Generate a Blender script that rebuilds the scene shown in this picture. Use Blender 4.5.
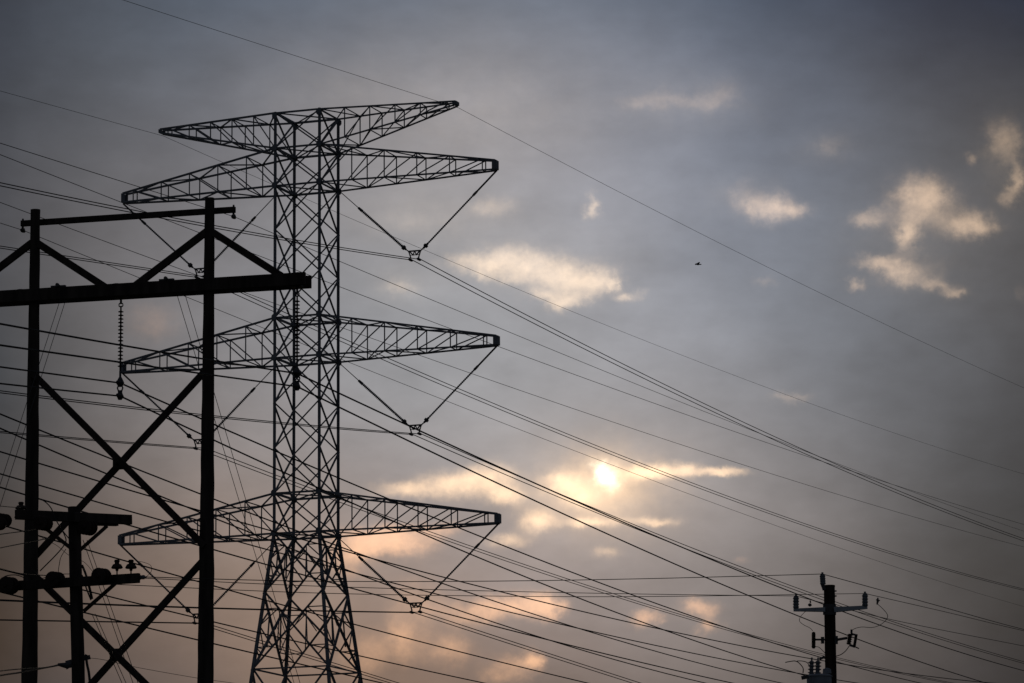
import bpy, math, random
from math import radians, sin, cos, tan, pi
from mathutils import Vector, Matrix, noise as mnoise
random.seed(7)
S = bpy.context.scene
for o in list(bpy.data.objects): bpy.data.objects.remove(o)
C = S.collection

# ------------------------------------------------------------------ camera
F = 4000.0                                   # focal length in units of 1/1024 of the frame width
PITCH = math.atan((1065 - 341.5) / F)
ROLL = radians(.45)                           # the photographer held the camera very slightly tilted
EYE = Vector((0, 0, 1.7))
cam = bpy.data.cameras.new('camera'); cam.sensor_width = 36; cam.lens = 36 * F / 1024
cam.clip_start = .5; cam.clip_end = 9000
co = bpy.data.objects.new('camera', cam); C.objects.link(co)
co.location = EYE; co.rotation_euler = (Matrix.Rotation(pi / 2 + PITCH, 4, 'X') @ Matrix.Rotation(-ROLL, 4, 'Z')).to_euler(); S.camera = co

def ray(px, py):
    u, v = (px - 512) / F, (341.5 - py) / F
    u, v = u * cos(ROLL) + v * sin(ROLL), v * cos(ROLL) - u * sin(ROLL)
    return Vector((u, cos(PITCH) - sin(PITCH) * v, sin(PITCH) + cos(PITCH) * v))
def at(px, py, Y):                           # the point at distance Y (metres along the ground) seen there
    r = ray(px, py); return EYE + r * (Y / r.y)

# ------------------------------------------------------------------ sky, sun, exposure
SUN_AZ, SUN_EL = radians(1.33), radians(8.3)
w = bpy.data.worlds.new('World'); S.world = w; w.use_nodes = True
T = w.node_tree; N = T.nodes; N.clear()
def nd(kind, **kw):
    n = N.new(kind)
    for k, v in kw.items(): setattr(n, k, v)
    return n
def setin(n, i, v):
    if isinstance(v, bpy.types.NodeSocket): T.links.new(v, n.inputs[i])
    else: n.inputs[i].default_value = v
def math_(op, a, b=None, c=None, clamp=False):
    n = nd('ShaderNodeMath', operation=op); n.use_clamp = clamp
    for i, v in enumerate((a, b, c)):
        if v is not None: setin(n, i, v)
    return n.outputs[0]
def vmath(op, a, b=None, c=None, out=0):
    n = nd('ShaderNodeVectorMath', operation=op)
    for i, v in enumerate((a, b, c)):
        if v is not None: setin(n, i, v)
    return n.outputs[out]
def lin(c):
    return [((x / 255 + .055) / 1.055) ** 2.4 if x > 10 else x / 255 / 12.92 for x in c]

gen = nd('ShaderNodeTexCoord').outputs['Generated']
# directions are charted on the plane that touches the sky dome 10 degrees up, straight north: (east, up) in 1/4000 rad + an offset
fw = Vector((0, cos(PITCH), sin(PITCH))); up0 = Vector((0, -sin(PITCH), cos(PITCH))); rt0 = Vector((1, 0, 0))
up = up0 * cos(ROLL) + rt0 * sin(ROLL); rt = rt0 * cos(ROLL) - up0 * sin(ROLL)
den = math_('MAXIMUM', vmath('DOT_PRODUCT', gen, tuple(fw), out=1), .08)
ex = math_('DIVIDE', vmath('DOT_PRODUCT', gen, tuple(rt), out=1), den)
ey = math_('DIVIDE', vmath('DOT_PRODUCT', gen, tuple(up), out=1), den)
X = math_('MULTIPLY_ADD', ex, F / 100, 5.12)           # hundredths
Yc = math_('MULTIPLY_ADD', ey, -F / 100, 3.415)
cmb = nd('ShaderNodeCombineXYZ'); setin(cmb, 0, X); setin(cmb, 1, Yc); P0 = cmb.outputs[0]
def noise(vec, scale, detail=3.0, rough=.5, off=(0, 0, 0)):
    m = vmath('MULTIPLY_ADD', vec, (scale, scale, scale), off)
    n = nd('ShaderNodeTexNoise'); n.noise_dimensions = '3D'
    setin(n, 'Vector', m); n.inputs['Scale'].default_value = 1; n.inputs['Detail'].default_value = detail
    n.inputs['Roughness'].default_value = rough
    return n
#<SKY
CX = [-0.8, 0.8857, 2.5714, 4.2571, 5.9429, 7.6286, 9.3143, 11.0]
CY = [-0.8, 0.88, 2.56, 4.24, 5.92, 7.6]
SX, SY = 2.2757, 2.2680
AMB = [0.033, 0.0375, 0.048]
WT = [[[-0.049, -0.0543, -0.0582], [-0.0068, 0.0004, 0.0099], [-0.0178, -0.0203, -0.0185], [-0.0429, -0.0211, -0.0062], [-0.0101, -0.0186, -0.0315], [0.0238, -0.0009, -0.0218]], [[0.0362, 0.0255, 0.0177], [0.0256, 0.0412, 0.0487], [0.045, 0.0165, -0.0099], [0.0086, 0.0213, 0.0288], [-0.0118, -0.0233, -0.0263], [-0.0417, -0.0032, 0.0263]], [[0.0026, 0.0194, 0.0451], [-0.0378, -0.0268, -0.0168], [0.0325, 0.0235, 0.0321], [0.05, 0.0741, 0.0923], [0.1527, 0.0608, -0.0061], [0.0213, 0.041, 0.058]], [[-0.0495, -0.0158, 0.0206], [0.1371, 0.0964, 0.055], [0.0692, 0.0626, 0.0558], [-0.0441, 0.0133, 0.0504], [0.0998, 0.0524, 0.0314], [-0.0406, -0.0537, -0.0651]], [[-0.0485, -0.0226, 0.0011], [0.0984, 0.089, 0.0948], [0.0546, 0.0545, 0.0672], [0.0859, 0.0672, 0.0421], [0.1371, 0.1208, 0.1274], [-0.0572, -0.0452, -0.0466]], [[-0.008, -0.0102, -0.0154], [-0.0013, 0.0064, 0.0175], [0.0134, 0.0436, 0.0834], [0.0314, 0.0313, 0.0266], [0.0618, 0.0474, 0.0413], [0.0035, 0.0003, -0.0043]], [[-0.02, -0.0153, 0.0021], [0.0093, -0.0033, -0.0213], [0.0576, 0.0454, 0.033], [-0.0247, -0.0183, -0.0112], [-0.0106, -0.0071, -0.0092], [-0.0109, -0.0117, -0.0081]], [[-0.023, -0.0159, -0.0028], [-0.0001, 0.0035, 0.001], [0.0098, 0.0097, 0.0116], [-0.0146, -0.0149, -0.0129], [0.016, 0.0124, 0.0031], [-0.0206, -0.0189, -0.015]]]
BLOBS_VEIL = [(500, 110, 110, 48, .55), (430, 215, 75, 26, .6), (690, 102, 60, 24, .5), (340, 95, 80, 40, .3), (745, 195, 40, 18, .35), (560, 265, 90, 40, .35), (830, 148, 30, 14, .4),
              (905, 250, 70, 50, .35), (400, 285, 30, 16, .6), (1005, 160, 25, 40, .4)]
BLOBS_HIGH = [(468, 264, 22, 11, .62), (500, 260, 30, 16, .72), (536, 270, 36, 20, .75), (572, 279, 30, 18, .75), (600, 280, 18, 14, .6), (563, 303, 14, 9, .85), (545, 294, 16, 7, .5), (585, 297, 14, 8, .5),
              (613, 285, 7, 6, .6), (625, 297, 8, 6, .75), (640, 294, 9, 5, .3), (482, 276, 9, 6, .3), (512, 281, 12, 6, .35), (400, 286, 16, 8, .4), (415, 222, 40, 12, .22), (492, 206, 24, 11, .45), (593, 211, 10, 8, .7), (597, 199, 6, 9, .35)]
BLOBS_RIGHT = [(640, 103, 24.6, 8.0, 0.31), (672, 98, 29.1, 8.0, 0.34), (705, 104, 24.6, 9.2, 0.31), (728, 94, 17.9, 16.1, 0.28), (769, 207, 29.1, 13.8, 1.1), (742, 188, 11.2, 11.5, .3), (795, 210, 17.9, 6.9, .3), (868, 220, 19.0, 9.2, .8), (918, 203, 31.4, 25.3, .95), (926, 190, 24.6, 13.8, .5),
               (909, 237, 11.2, 16.1, .9), (966, 224, 22.4, 13.8, .95), (985, 230, 17.9, 6.9, .5), (856, 284, 10.1, 6.9, .75), (875, 262, 20.2, 6.9, .8), (896, 272, 17.9, 12.6, .95), (925, 275, 24.6, 16.1, .3), (935, 285, 24.6, 5.8, .5),
               (955, 292, 12.3, 4.6, .6), (1004, 140, 15.7, 20.7, .6), (1014, 180, 9.0, 20.7, .75), (1004, 200, 10.1, 6.9, .4), (973, 158, 7.8, 5.8, .5), (790, 396, 19.0, 5.8, .45), (765, 280, 10.1, 5.8, .3), (828, 147, 12.3, 9.2, .3), (1022, 295, 6.7, 10.3, .2)]
BLOBS_SUN = [(405, 490, 34, 8, .65), (452, 484, 36, 13, .9), (490, 480, 26, 17, .9), (508, 496, 20, 9, .8), (562, 483, 22, 13, 1.0), (580, 497, 14, 9, .7), (652, 472, 28, 8, 1.2),
             (686, 469, 16, 7, .7), (722, 472, 24, 4.5, 1.1), (536, 520, 20, 12, 1.0), (508, 541, 20, 7, .85), (592, 521, 30, 5.5, .85), (655, 521, 24, 5, .8), (607, 552, 16, 7, .5), (595, 505, 36, 16, .25)]
BLOBS_LOW = [(388, 541, 42, 14, 1.50), (440, 528, 25, 8, 0.60), (350, 560, 24, 20, 0.72), (548, 608, 15, 12, 0.90), (520, 604, 32, 13, 0.90), (475, 612, 36, 14, 0.72), (645, 618, 15, 11, 0.90), (698, 608, 22, 10, 0.78), (708, 627, 14, 9, 0.60),
             (415, 600, 30, 26, 0.42), (365, 655, 26, 24, 0.54), (405, 640, 20, 22, 0.60), (450, 650, 26, 18, 0.60), (532, 661, 13, 10, 0.84), (512, 665, 24, 14, 0.54), (500, 680, 20, 10, 0.36), (155, 322, 34, 24, 0.30), (740, 560, 9, 6, 0.30)]
#SKY>
# grey overcast, brighter round the sun, lens vignetting put into its dark corners: separable bumps fitted to the sky's brightness
def bump(coord, c, s):
    d = math_('MULTIPLY_ADD', coord, 1 / s, -c / s)
    d = math_('MULTIPLY', d, d)
    return math_('POWER', math.exp(-1), d)
w1 = vmath('SUBTRACT', noise(P0, .9, 4, .5, (3, 7, 1)).outputs['Color'], (.5, .5, .5))
PB = vmath('MULTIPLY_ADD', w1, (.55, .35, 0), P0)
sp = nd('ShaderNodeSeparateXYZ'); setin(sp, 0, PB)
gx = [bump(sp.outputs[0], c, SX) for c in CX]
gy = [bump(sp.outputs[1], c, SY) for c in CY]
acc = tuple(AMB)
for i, a in enumerate(gx):
    for j, b in enumerate(gy):
        g = math_('MULTIPLY', a, b)
        gg = nd('ShaderNodeCombineXYZ')
        for k in range(3): setin(gg, k, g)
        acc = vmath('MULTIPLY_ADD', gg.outputs[0], tuple(WT[i][j]), acc)
acc = vmath('MAXIMUM', acc, (.012, .012, .014))
mott = noise(vmath('MULTIPLY', P0, (1, 1.6, 1)), .8, 5, .55, (11, 2, 5)).outputs['Fac']
mott = math_('MULTIPLY_ADD', mott, .44, .78)
mid = noise(vmath('MULTIPLY', P0, (1, 1.9, 1)), 2.1, 4, .55, (4, 6, 3)).outputs['Fac']
mott = math_('MULTIPLY', mott, math_('MULTIPLY_ADD', mid, .26, .87))
acc = vmath('SCALE', acc); acc.node.inputs['Scale'].default_value = 1; T.links.new(mott, acc.node.inputs['Scale'])
# thin places in the cloud where the light comes through
w2 = vmath('SUBTRACT', noise(P0, 2.4, 4, .55).outputs['Color'], (.5, .5, .5))
w3 = vmath('SUBTRACT', noise(P0, 7.5, 4, .6, (5, 5, 5)).outputs['Color'], (.5, .5, .5))
def warped(a, b):
    return vmath('MULTIPLY_ADD', w3, (b, b * .7, 0), vmath('MULTIPLY_ADD', w2, (a, a * .5, 0), P0))
PW = warped(.34, .20); PS = warped(.20, .14)
def field(blobs, pos):
    a = 0.0
    for (x, y, rx, ry, amp) in blobs:
        d = vmath('MULTIPLY_ADD', pos, (100 / rx, 100 / ry, 0), (-x / rx, -y / ry, 0))
        d = vmath('DOT_PRODUCT', d, d, out=1)
        a = math_('MULTIPLY_ADD', math_('POWER', math.exp(-1), d), amp, a)
    return a
det = noise(P0, 4.0, 5, .62, (1, 9, 4)).outputs['Fac']
det2 = noise(P0, 9.0, 4, .6, (8, 1, 2)).outputs['Fac']
def shape(a, lo=.06, hi=1.7, gain=1.35):
    a = math_('MULTIPLY', a, math_('MULTIPLY_ADD', det, 1.1, .45))
    n = nd('ShaderNodeMapRange'); n.interpolation_type = 'SMOOTHSTEP'
    setin(n, 'Value', a); n.inputs['From Min'].default_value = lo; n.inputs['From Max'].default_value = hi
    return math_('MULTIPLY', n.outputs[0], math_('MULTIPLY_ADD', det2, .5 * gain, .75 * gain))
def add_light(acc, m, colour):
    mm = nd('ShaderNodeCombineXYZ')
    for k in range(3): setin(mm, k, m)
    return vmath('MULTIPLY_ADD', mm.outputs[0], colour, acc)
acc = add_light(acc, math_('MULTIPLY', field(BLOBS_VEIL, PW), math_('MULTIPLY_ADD', det, 1.8, .1)), (.085, .066, .045))
acc = add_light(acc, shape(field(BLOBS_HIGH, PW), .0, 1.5), (.52, .365, .215))
acc = add_light(acc, shape(field(BLOBS_RIGHT, PW), .0, 1.55), (.42, .285, .175))
acc = add_light(acc, shape(field(BLOBS_SUN, PS), .03, 1.35), (.62, .40, .21))
acc = add_light(acc, shape(field(BLOBS_LOW, PW), .05, 1.35), (.50, .255, .115))
acc = add_light(acc, field([(609, 488, 46, 34, .40), (607, 481, 22, 18, .42), (640, 472, 30, 9, .25), (560, 492, 40, 22, .18), (600, 486, 90, 55, .12)], PW), (.95, .58, .26))
acc = add_light(acc, field([(600, 474, 9, 7, .75), (609, 482, 9, 8, .6), (604, 478, 15, 12, .18)], PW), (1.3, 1.15, .85))
sky = nd('ShaderNodeTexSky', sky_type='NISHITA'); sky.sun_disc = False
sky.sun_elevation = SUN_EL; sky.sun_rotation = SUN_AZ; sky.dust_density = 4
b1 = nd('ShaderNodeBackground'); T.links.new(sky.outputs[0], b1.inputs[0]); b1.inputs[1].default_value = .05
b2 = nd('ShaderNodeBackground'); T.links.new(acc, b2.inputs[0]); b2.inputs[1].default_value = 1.0
mx = nd('ShaderNodeMixShader'); mx.inputs[0].default_value = .994    # cloud cover
T.links.new(b1.outputs[0], mx.inputs[1]); T.links.new(b2.outputs[0], mx.inputs[2])
T.links.new(mx.outputs[0], nd('ShaderNodeOutputWorld').inputs[0])

sl = bpy.data.lights.new('sun', 'SUN'); sl.energy = .5; sl.angle = radians(10); sl.color = (1, .82, .62)
so = bpy.data.objects.new('sun', sl); C.objects.link(so)
sd = Vector((sin(SUN_AZ) * cos(SUN_EL), cos(SUN_AZ) * cos(SUN_EL), sin(SUN_EL)))
so.rotation_euler = sd.to_track_quat('Z', 'Y').to_euler(); so.location = (0, 0, 80)
S.view_settings.view_transform = 'Standard'; S.view_settings.look = 'None'
S.view_settings.exposure = 0; S.view_settings.gamma = 1

# ------------------------------------------------------------------ materials
def mat(name, c1, c2, scale=4, rough=.8, stretch=(1, 1, 1), metal=0.0, spec=.3, bump_=0.0):
    m = bpy.data.materials.new(name); m.use_nodes = True; t = m.node_tree; b = t.nodes['Principled BSDF']
    tc = t.nodes.new('ShaderNodeTexCoord'); mp = t.nodes.new('ShaderNodeMapping'); mp.inputs['Scale'].default_value = stretch
    nz = t.nodes.new('ShaderNodeTexNoise'); nz.inputs['Scale'].default_value = scale; nz.inputs['Detail'].default_value = 5
    r = t.nodes.new('ShaderNodeValToRGB'); r.color_ramp.elements[0].position = .35; r.color_ramp.elements[1].position = .7
    r.color_ramp.elements[0].color = (*c1, 1); r.color_ramp.elements[1].color = (*c2, 1)
    L = t.links
    L.new(tc.outputs['Object'], mp.inputs[0]); L.new(mp.outputs[0], nz.inputs['Vector']); L.new(nz.outputs['Fac'], r.inputs[0])
    L.new(r.outputs[0], b.inputs['Base Color']); b.inputs['Roughness'].default_value = rough
    b.inputs['Metallic'].default_value = metal; b.inputs['Specular IOR Level'].default_value = spec
    if bump_:
        bp = t.nodes.new('ShaderNodeBump'); bp.inputs['Strength'].default_value = bump_
        L.new(nz.outputs['Fac'], bp.inputs['Height']); L.new(bp.outputs[0], b.inputs['Normal'])
    return m
M = dict(
    wood=mat('creosoted_wood', (.035, .028, .024), (.09, .073, .062), 6, .9, (1, 1, .15), bump_=.5),
    wood2=mat('weathered_pole_wood', (.03, .02, .015), (.07, .048, .034), 7, .9, (1, 1, .12), bump_=.5),
    steel=mat('galvanised_steel', (.20, .215, .245), (.29, .31, .34), 2.5, .6, metal=.1),
    fitting=mat('dull_steel_fitting', (.07, .07, .075), (.14, .14, .145), 9, .6, metal=.3),
    wire=mat('weathered_aluminium_wire', (.03, .03, .03), (.06, .06, .06), 3, .7),
    guy=mat('galvanised_strand', (.05, .05, .05), (.09, .09, .09), 3, .7),
    insul=mat('grey_polymer', (.16, .175, .20), (.24, .255, .28), 5, .5),
    dark=mat('brown_glazed_porcelain', (.03, .02, .016), (.06, .038, .03), 5, .65),
    fibre=mat('grey_fibreglass', (.42, .47, .52), (.56, .61, .65), 5, .6),
    tank=mat('grey_painted_tank', (.28, .31, .36), (.38, .41, .46), 5, .5),
    bird=mat('dark_feather', (.02, .018, .016), (.05, .045, .04), 20, .9),
    grass=mat('dry_grass', (.035, .045, .018), (.09, .085, .04), .6, .95),
    concrete=mat('concrete', (.24, .23, .21), (.36, .35, .32), 4, .9),
)

# ------------------------------------------------------------------ mesh helpers (all in world coordinates)
WM = {}
class MB:
    def __init__(s): s.v = []; s.f = []
    def ring(s, pts): k = len(s.v); s.v += [Vector(p) for p in pts]; return list(range(k, k + len(pts)))
    def bridge(s, a, b):
        n = len(a)
        for i in range(n): s.f.append((a[i], a[(i + 1) % n], b[(i + 1) % n], b[i]))
    def cap(s, a, flip=False): s.f.append(tuple(reversed(a)) if flip else tuple(a))
    def frame(s, d, upv=None):
        d = d.normalized(); u = upv or (Vector((0, 0, 1)) if abs(d.z) < .9 else Vector((0, 1, 0)))
        a = d.cross(u).normalized(); return a, a.cross(d).normalized()
    def prof(s, p, q, shape, upv=None, shape2=None):
        p, q = Vector(p), Vector(q); a, b = s.frame(q - p, upv)
        r1 = s.ring([p + a * x + b * y for x, y in shape]); r2 = s.ring([q + a * x + b * y for x, y in (shape2 or shape)])
        s.bridge(r1, r2); s.cap(r1, True); s.cap(r2)
    def bar(s, p, q, w_, h_=None, upv=None):
        h_ = h_ or w_; x, y = w_ / 2, h_ / 2; c = min(x, y) * .18
        s.prof(p, q, [(-x + c, -y), (x - c, -y), (x, -y + c), (x, y - c), (x - c, y), (-x + c, y), (-x, y - c), (-x, -y + c)], upv)
    def angle(s, p, q, w_, upv=None):                        # L-section steel
        t = w_ * .22; h = w_ / 2
        s.prof(p, q, [(-h, -h), (h, -h), (h, -h + t), (-h + t, -h + t), (-h + t, h), (-h, h)], upv)
    def tube(s, pts, r, n=6):
        pts = [Vector(p) for p in pts]; prev = None
        for i, p in enumerate(pts):
            d = pts[min(i + 1, len(pts) - 1)] - pts[max(i - 1, 0)]
            a, b = s.frame(d, Vector((0, 0, 1)) if abs(d.normalized().z) < .95 else Vector((0, 1, 0)))
            rr = r[i] if isinstance(r, (list, tuple)) else r
            g = s.ring([p + (a * cos(2 * pi * k / n) + b * sin(2 * pi * k / n)) * rr for k in range(n)])
            if prev: s.bridge(prev, g)
            else: s.cap(g, True)
            prev = g
        s.cap(prev)
    def lathe(s, p, q, pr, n=12):                             # pr: (distance fraction, radius)
        p, q = Vector(p), Vector(q); a, b = s.frame(q - p); prev = None
        for t, r in pr:
            c = p.lerp(q, t)
            g = s.ring([c + (a * cos(2 * pi * k / n) + b * sin(2 * pi * k / n)) * max(r, .001) for k in range(n)])
            if prev: s.bridge(prev, g)
            else: s.cap(g, True)
            prev = g
        s.cap(prev)
    def sheds(s, p, q, n, r0, r1, nn=12, ends=.0):            # insulator with n sheds
        pr = [(0, r0), (ends, r0)]
        for i in range(n):
            t = ends + (1 - 2 * ends) * (i + .5) / n; d = (1 - 2 * ends) / n
            pr += [(t - .28 * d, r0), (t - .05 * d, r1), (t + .1 * d, r1), (t + .22 * d, r0)]
        pr += [(1, r0)]; s.lathe(p, q, pr, nn)
    def box(s, c, a, b, d):                                   # centre and three half-vectors
        c, a, b, d = map(Vector, (c, a, b, d)); s.prof(c - d, c + d, [(-1, -1)] * 0 or [(0, 0)] * 0 or [(-a.length, -b.length), (a.length, -b.length), (a.length, b.length), (-a.length, b.length)], b.normalized())
    def pole(s, base, top, rb, rt, n=18, rows=60, lump=.02, seed=0):
        base, top = Vector(base), Vector(top); prev = None
        for i in range(rows + 1):
            t = i / rows; c = base.lerp(top, t); r = rb + (rt - rb) * t
            g = s.ring([c + Vector((cos(2 * pi * k / n), sin(2 * pi * k / n), 0)) * r *
                        (1 + lump * 3 * (mnoise.noise(Vector((cos(2 * pi * k / n) * 1.1 + seed, sin(2 * pi * k / n) * 1.1, c.z * 1.3))))) for k in range(n)])
            if prev: s.bridge(prev, g)
            else: s.cap(g, True)
            prev = g
        s.cap(prev)
    def build(s, name, m, parent=None):
        me = bpy.data.meshes.new(name)
        inv = WM[parent.name].inverted() if parent else Matrix()
        me.from_pydata([inv @ v for v in s.v], [], s.f); me.materials.append(m); me.update()
        o = bpy.data.objects.new(name, me); C.objects.link(o)
        if parent: o.parent = parent; WM[o.name] = WM[parent.name]
        else: WM[o.name] = Matrix()
        return o
def tag(o, label, cat, group=None):
    o['label'] = label; o['category'] = cat
    if group: o['group'] = group
    return o
def thing(name, loc, label, cat, rz=0, group=None):
    o = bpy.data.objects.new(name, None); C.objects.link(o); o.location = loc; o.rotation_euler = (0, 0, rz)
    o.empty_display_size = .3
    WM[o.name] = Matrix.Translation(Vector(loc)) @ Matrix.Rotation(rz, 4, 'Z')
    return tag(o, label, cat, group)
def copy_tree(o, parent=None):
    c = o.copy(); C.objects.link(c); c.parent = parent
    for ch in [x for x in C.objects if x.parent == o]: copy_tree(ch, c)
    return c

# ------------------------------------------------------------------ ground
g = MB(); n_ = 48; R_ = 4000
rows = []
for i in range(n_ + 1):
    rows.append(g.ring([(-R_ + 2 * R_ * k / n_, -R_ + 2 * R_ * i / n_, 0) for k in range(n_ + 1)]))
for i in range(n_):
    for k in range(n_): g.f.append((rows[i][k], rows[i][k + 1], rows[i + 1][k + 1], rows[i + 1][k]))
go = g.build('ground', M['grass']); go['kind'] = 'structure'

# ------------------------------------------------------------------ the lattice tower
TA = radians(20.3); TY = 195.0
tb = at(306.5, 400, TY); TB = Vector((tb.x, TY, 0))
tax, tay = Vector((cos(TA), -sin(TA), 0)), Vector((sin(TA), cos(TA), 0))      # along the arms, along the line
def TL(x, y, z): return TB + tax * (x + min(max(22.5 - z, 0), 8) * .014) + tay * y + Vector((0, 0, z))
def TZ(py): return at(307, py, TY).z
tower = thing('lattice_tower', TB, 'tall grey steel lattice transmission tower with four tiers of tapering arms', 'transmission tower', -TA)
H = 1.195
z_top, z_s, z_2, z_3t, z_3b, z_4t, z_4b = TZ(116), TZ(151), TZ(188.5), TZ(320), TZ(360), TZ(495), TZ(535)
z_ring = TZ(671); hb = H + (84 - 49) / 2 * (TY / F) * 1.0
hw = lambda z: H if z >= z_4b else H + (z_4b - z) * (hb - H) / (z_4b - TZ(683))
for sx in (-1, 1):
    for sy in (-1, 1):
        m = MB(); lo = None
        wleg = .115
        pts = [(0.25, hw(.25)), (z_ring, hw(z_ring)), (z_4b, H), (z_top + .05, H)]
        for k in range(3):
            (za, ha), (zb, hb_) = pts[k], pts[k + 1]
            m.angle(TL(sx * ha, sy * ha, za), TL(sx * hb_, sy * hb_, zb), wleg + (.025 if k < 2 else 0), upv=tay * -sy)
        lg = m.build('leg', M['steel'], tower)
        f = MB(); f.lathe(TL(sx * hw(.1), sy * hw(.1), -.6), TL(sx * hw(.1), sy * hw(.1), .3), [(0, .5), (1, .45)], 16)
        f.build('footing', M['concrete'], tower)
def face_pt(face, t, z):                                          # t in -1..1 across a body face
    h = hw(z); a = {0: (t * h, -h), 1: (h, t * h), 2: (-t * h, h), 3: (-h, -t * h)}[face]
    return TL(a[0], a[1], z)
panels = [TZ(v) for v in (116, 151, 188.5, 232.3, 276.2, 320, 360, 405, 450, 495, 535)]
for face in range(4):
    m = MB()
    nv = [(-tay), tax, tay, -tax][face]
    for k in range(len(panels) - 1):
        za, zb = panels[k], panels[k + 1]
        m.angle(face_pt(face, -1, za), face_pt(face, 1, zb), .072, nv); m.angle(face_pt(face, 1, za) + nv * .05, face_pt(face, -1, zb) + nv * .05, .072, nv)
    for z in (z_top, z_s, z_2, z_3t, z_3b, z_4t, z_4b):
        m.angle(face_pt(face, -1, z), face_pt(face, 1, z), .10)
    m.angle(face_pt(face, -1, z_ring), face_pt(face, 1, z_ring), .075)
    # flared legs: long X panels with redundant members
    zz = [z_4b, TZ(594), z_ring, TZ(800), TZ(935), .4]
    for k in range(5):
        za, zb = zz[k], zz[k + 1]; zm = (za * hw(zb) + zb * hw(za)) / (hw(za) + hw(zb))
        m.angle(face_pt(face, -1, za), face_pt(face, 1, zb), .10, nv); m.angle(face_pt(face, 1, za) + nv * .06, face_pt(face, -1, zb) + nv * .06, .10, nv)
        for sg in (-1, 1):
            # from the middle of the lower and upper half of each diagonal out to the leg
            lowd = face_pt(face, 0, zm).lerp(face_pt(face, sg, zb), .5); upd = face_pt(face, 0, zm).lerp(face_pt(face, sg, za), .5)
            m.angle(lowd, face_pt(face, sg, zm), .06, nv); m.angle(upd, face_pt(face, sg, zm), .06, nv)
            up2 = face_pt(face, 0, zm).lerp(face_pt(face, sg, za), .45); lo2 = face_pt(face, 0, zm).lerp(face_pt(face, sg, zb), .45)
            # the hanging posts inside the X
            m.angle(up2, Vector((up2.x, up2.y, lo2.z)) * .5 + lo2 * .5, .06, nv)
            m.angle(up2, face_pt(face, sg * .1, zm), .05, nv)
            m.angle(lowd, face_pt(face, sg, zm * .5 + zb * .5), .05, nv); m.angle(upd, face_pt(face, sg, zm * .5 + za * .5), .05, nv)
            m.angle(face_pt(face, 0, zm).lerp(face_pt(face, sg, zb), .72), face_pt(face, sg, zm * .5 + zb * .5), .05, nv)
        if k >= 2: m.angle(face_pt(face, -1, zb), face_pt(face, 1, zb), .10)
    m.build('body_bracing', M['steel'], tower)
for z in (z_top, z_s, z_2, z_3t, z_3b, z_4t, z_4b):
    m = MB(); h = hw(z); m.angle(TL(-h, -h, z), TL(h, h, z), .07); m.angle(TL(-h, h, z - .05), TL(h, -h, z - .05), .07)
    m.build('plan_bracing', M['steel'], tower)
for z in (z_top, z_s, z_2, z_3t, z_3b, z_4t, z_4b):
    for sx in (-1, 1):
        for sy in (-1, 1):
            m = MB(); c = TL(sx * H, sy * (H + .11), z - (.17 if z == z_top else 0))
            m.prof(c - tay * sy * .015, c + tay * sy * .015, [(-.13, -.08), (-.06, -.16), (.06, -.16), (.13, -.08), (.13, .08), (.06, .16), (-.06, .16), (-.13, .08)])
            m.build('gusset_plate', M['steel'], tower)
ARM = 10.08
def crossarm(side, L, zrt, zrb, ztt, ztb, n=5):
    cm, lm = MB(), MB(); nodes = []
    for f in (-1, 1):
        a_t, a_b = Vector((side * H, f * H, zrt)), Vector((side * H, f * H, zrb))
        e_t, e_b = Vector((side * L, f * .16, ztt)), Vector((side * L, f * .16, ztb))
        cm.angle(TL(*a_t), TL(*e_t), .088); cm.angle(TL(*a_b), TL(*e_b), .088)
        row = [(a_t.lerp(e_t, .93 * k / n), a_b.lerp(e_b, .93 * k / n)) for k in range(n + 1)]; nodes.append(row)
        for k in range(1, n + 1): lm.angle(TL(*row[k][0]), TL(*row[k][1]), .062)
        for k in range(n): lm.angle(TL(*row[k][1]), TL(*row[k + 1][0]), .062)
    for k in range(1, n + 1):
        for q in (0, 1):
            A, B = nodes[0][k][q], nodes[1][k][q]; A0, B0 = nodes[0][k - 1][q], nodes[1][k - 1][q]
            lm.angle(TL(*A), TL(*B), .06)
            lm.angle(TL(*(A0 if k % 2 else B0)), TL(*(B if k % 2 else A)), .06)
    c = cm.build('crossarm', M['steel'], tower); lm.build('lacing', M['steel'], c)
    pm = MB()
    for f in (-1, 1):
        p = TL(side * (L - .04), f * .19, (ztt + ztb) / 2); hh = (ztt - ztb) / 2 + .01
        pm.prof(p - tay * .02, p + tay * .02, [(-.10, -hh * .8), (.08, -hh), (.08, hh), (-.10, hh * .8)])
    pm.bar(TL(side * (L + .05), -.2, (ztt + ztb) / 2), TL(side * (L + .05), .2, (ztt + ztb) / 2), .06, ztt - ztb)
    pm.build('tip_plate', M['steel'], c)
ARMS = [(z_s, z_2, TZ(177.5), TZ(186.5)), (z_3t, z_3b, TZ(350), TZ(359)), (z_4t, z_4b, TZ(525), TZ(534))]
for side in (-1, 1):
    crossarm(side, 8.02, z_top, z_s, TZ(116), TZ(119.5), 5)
    for zt, zb, tt, tbm in ARMS: crossarm(side, ARM, zt, zb, tt, tbm)

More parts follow.
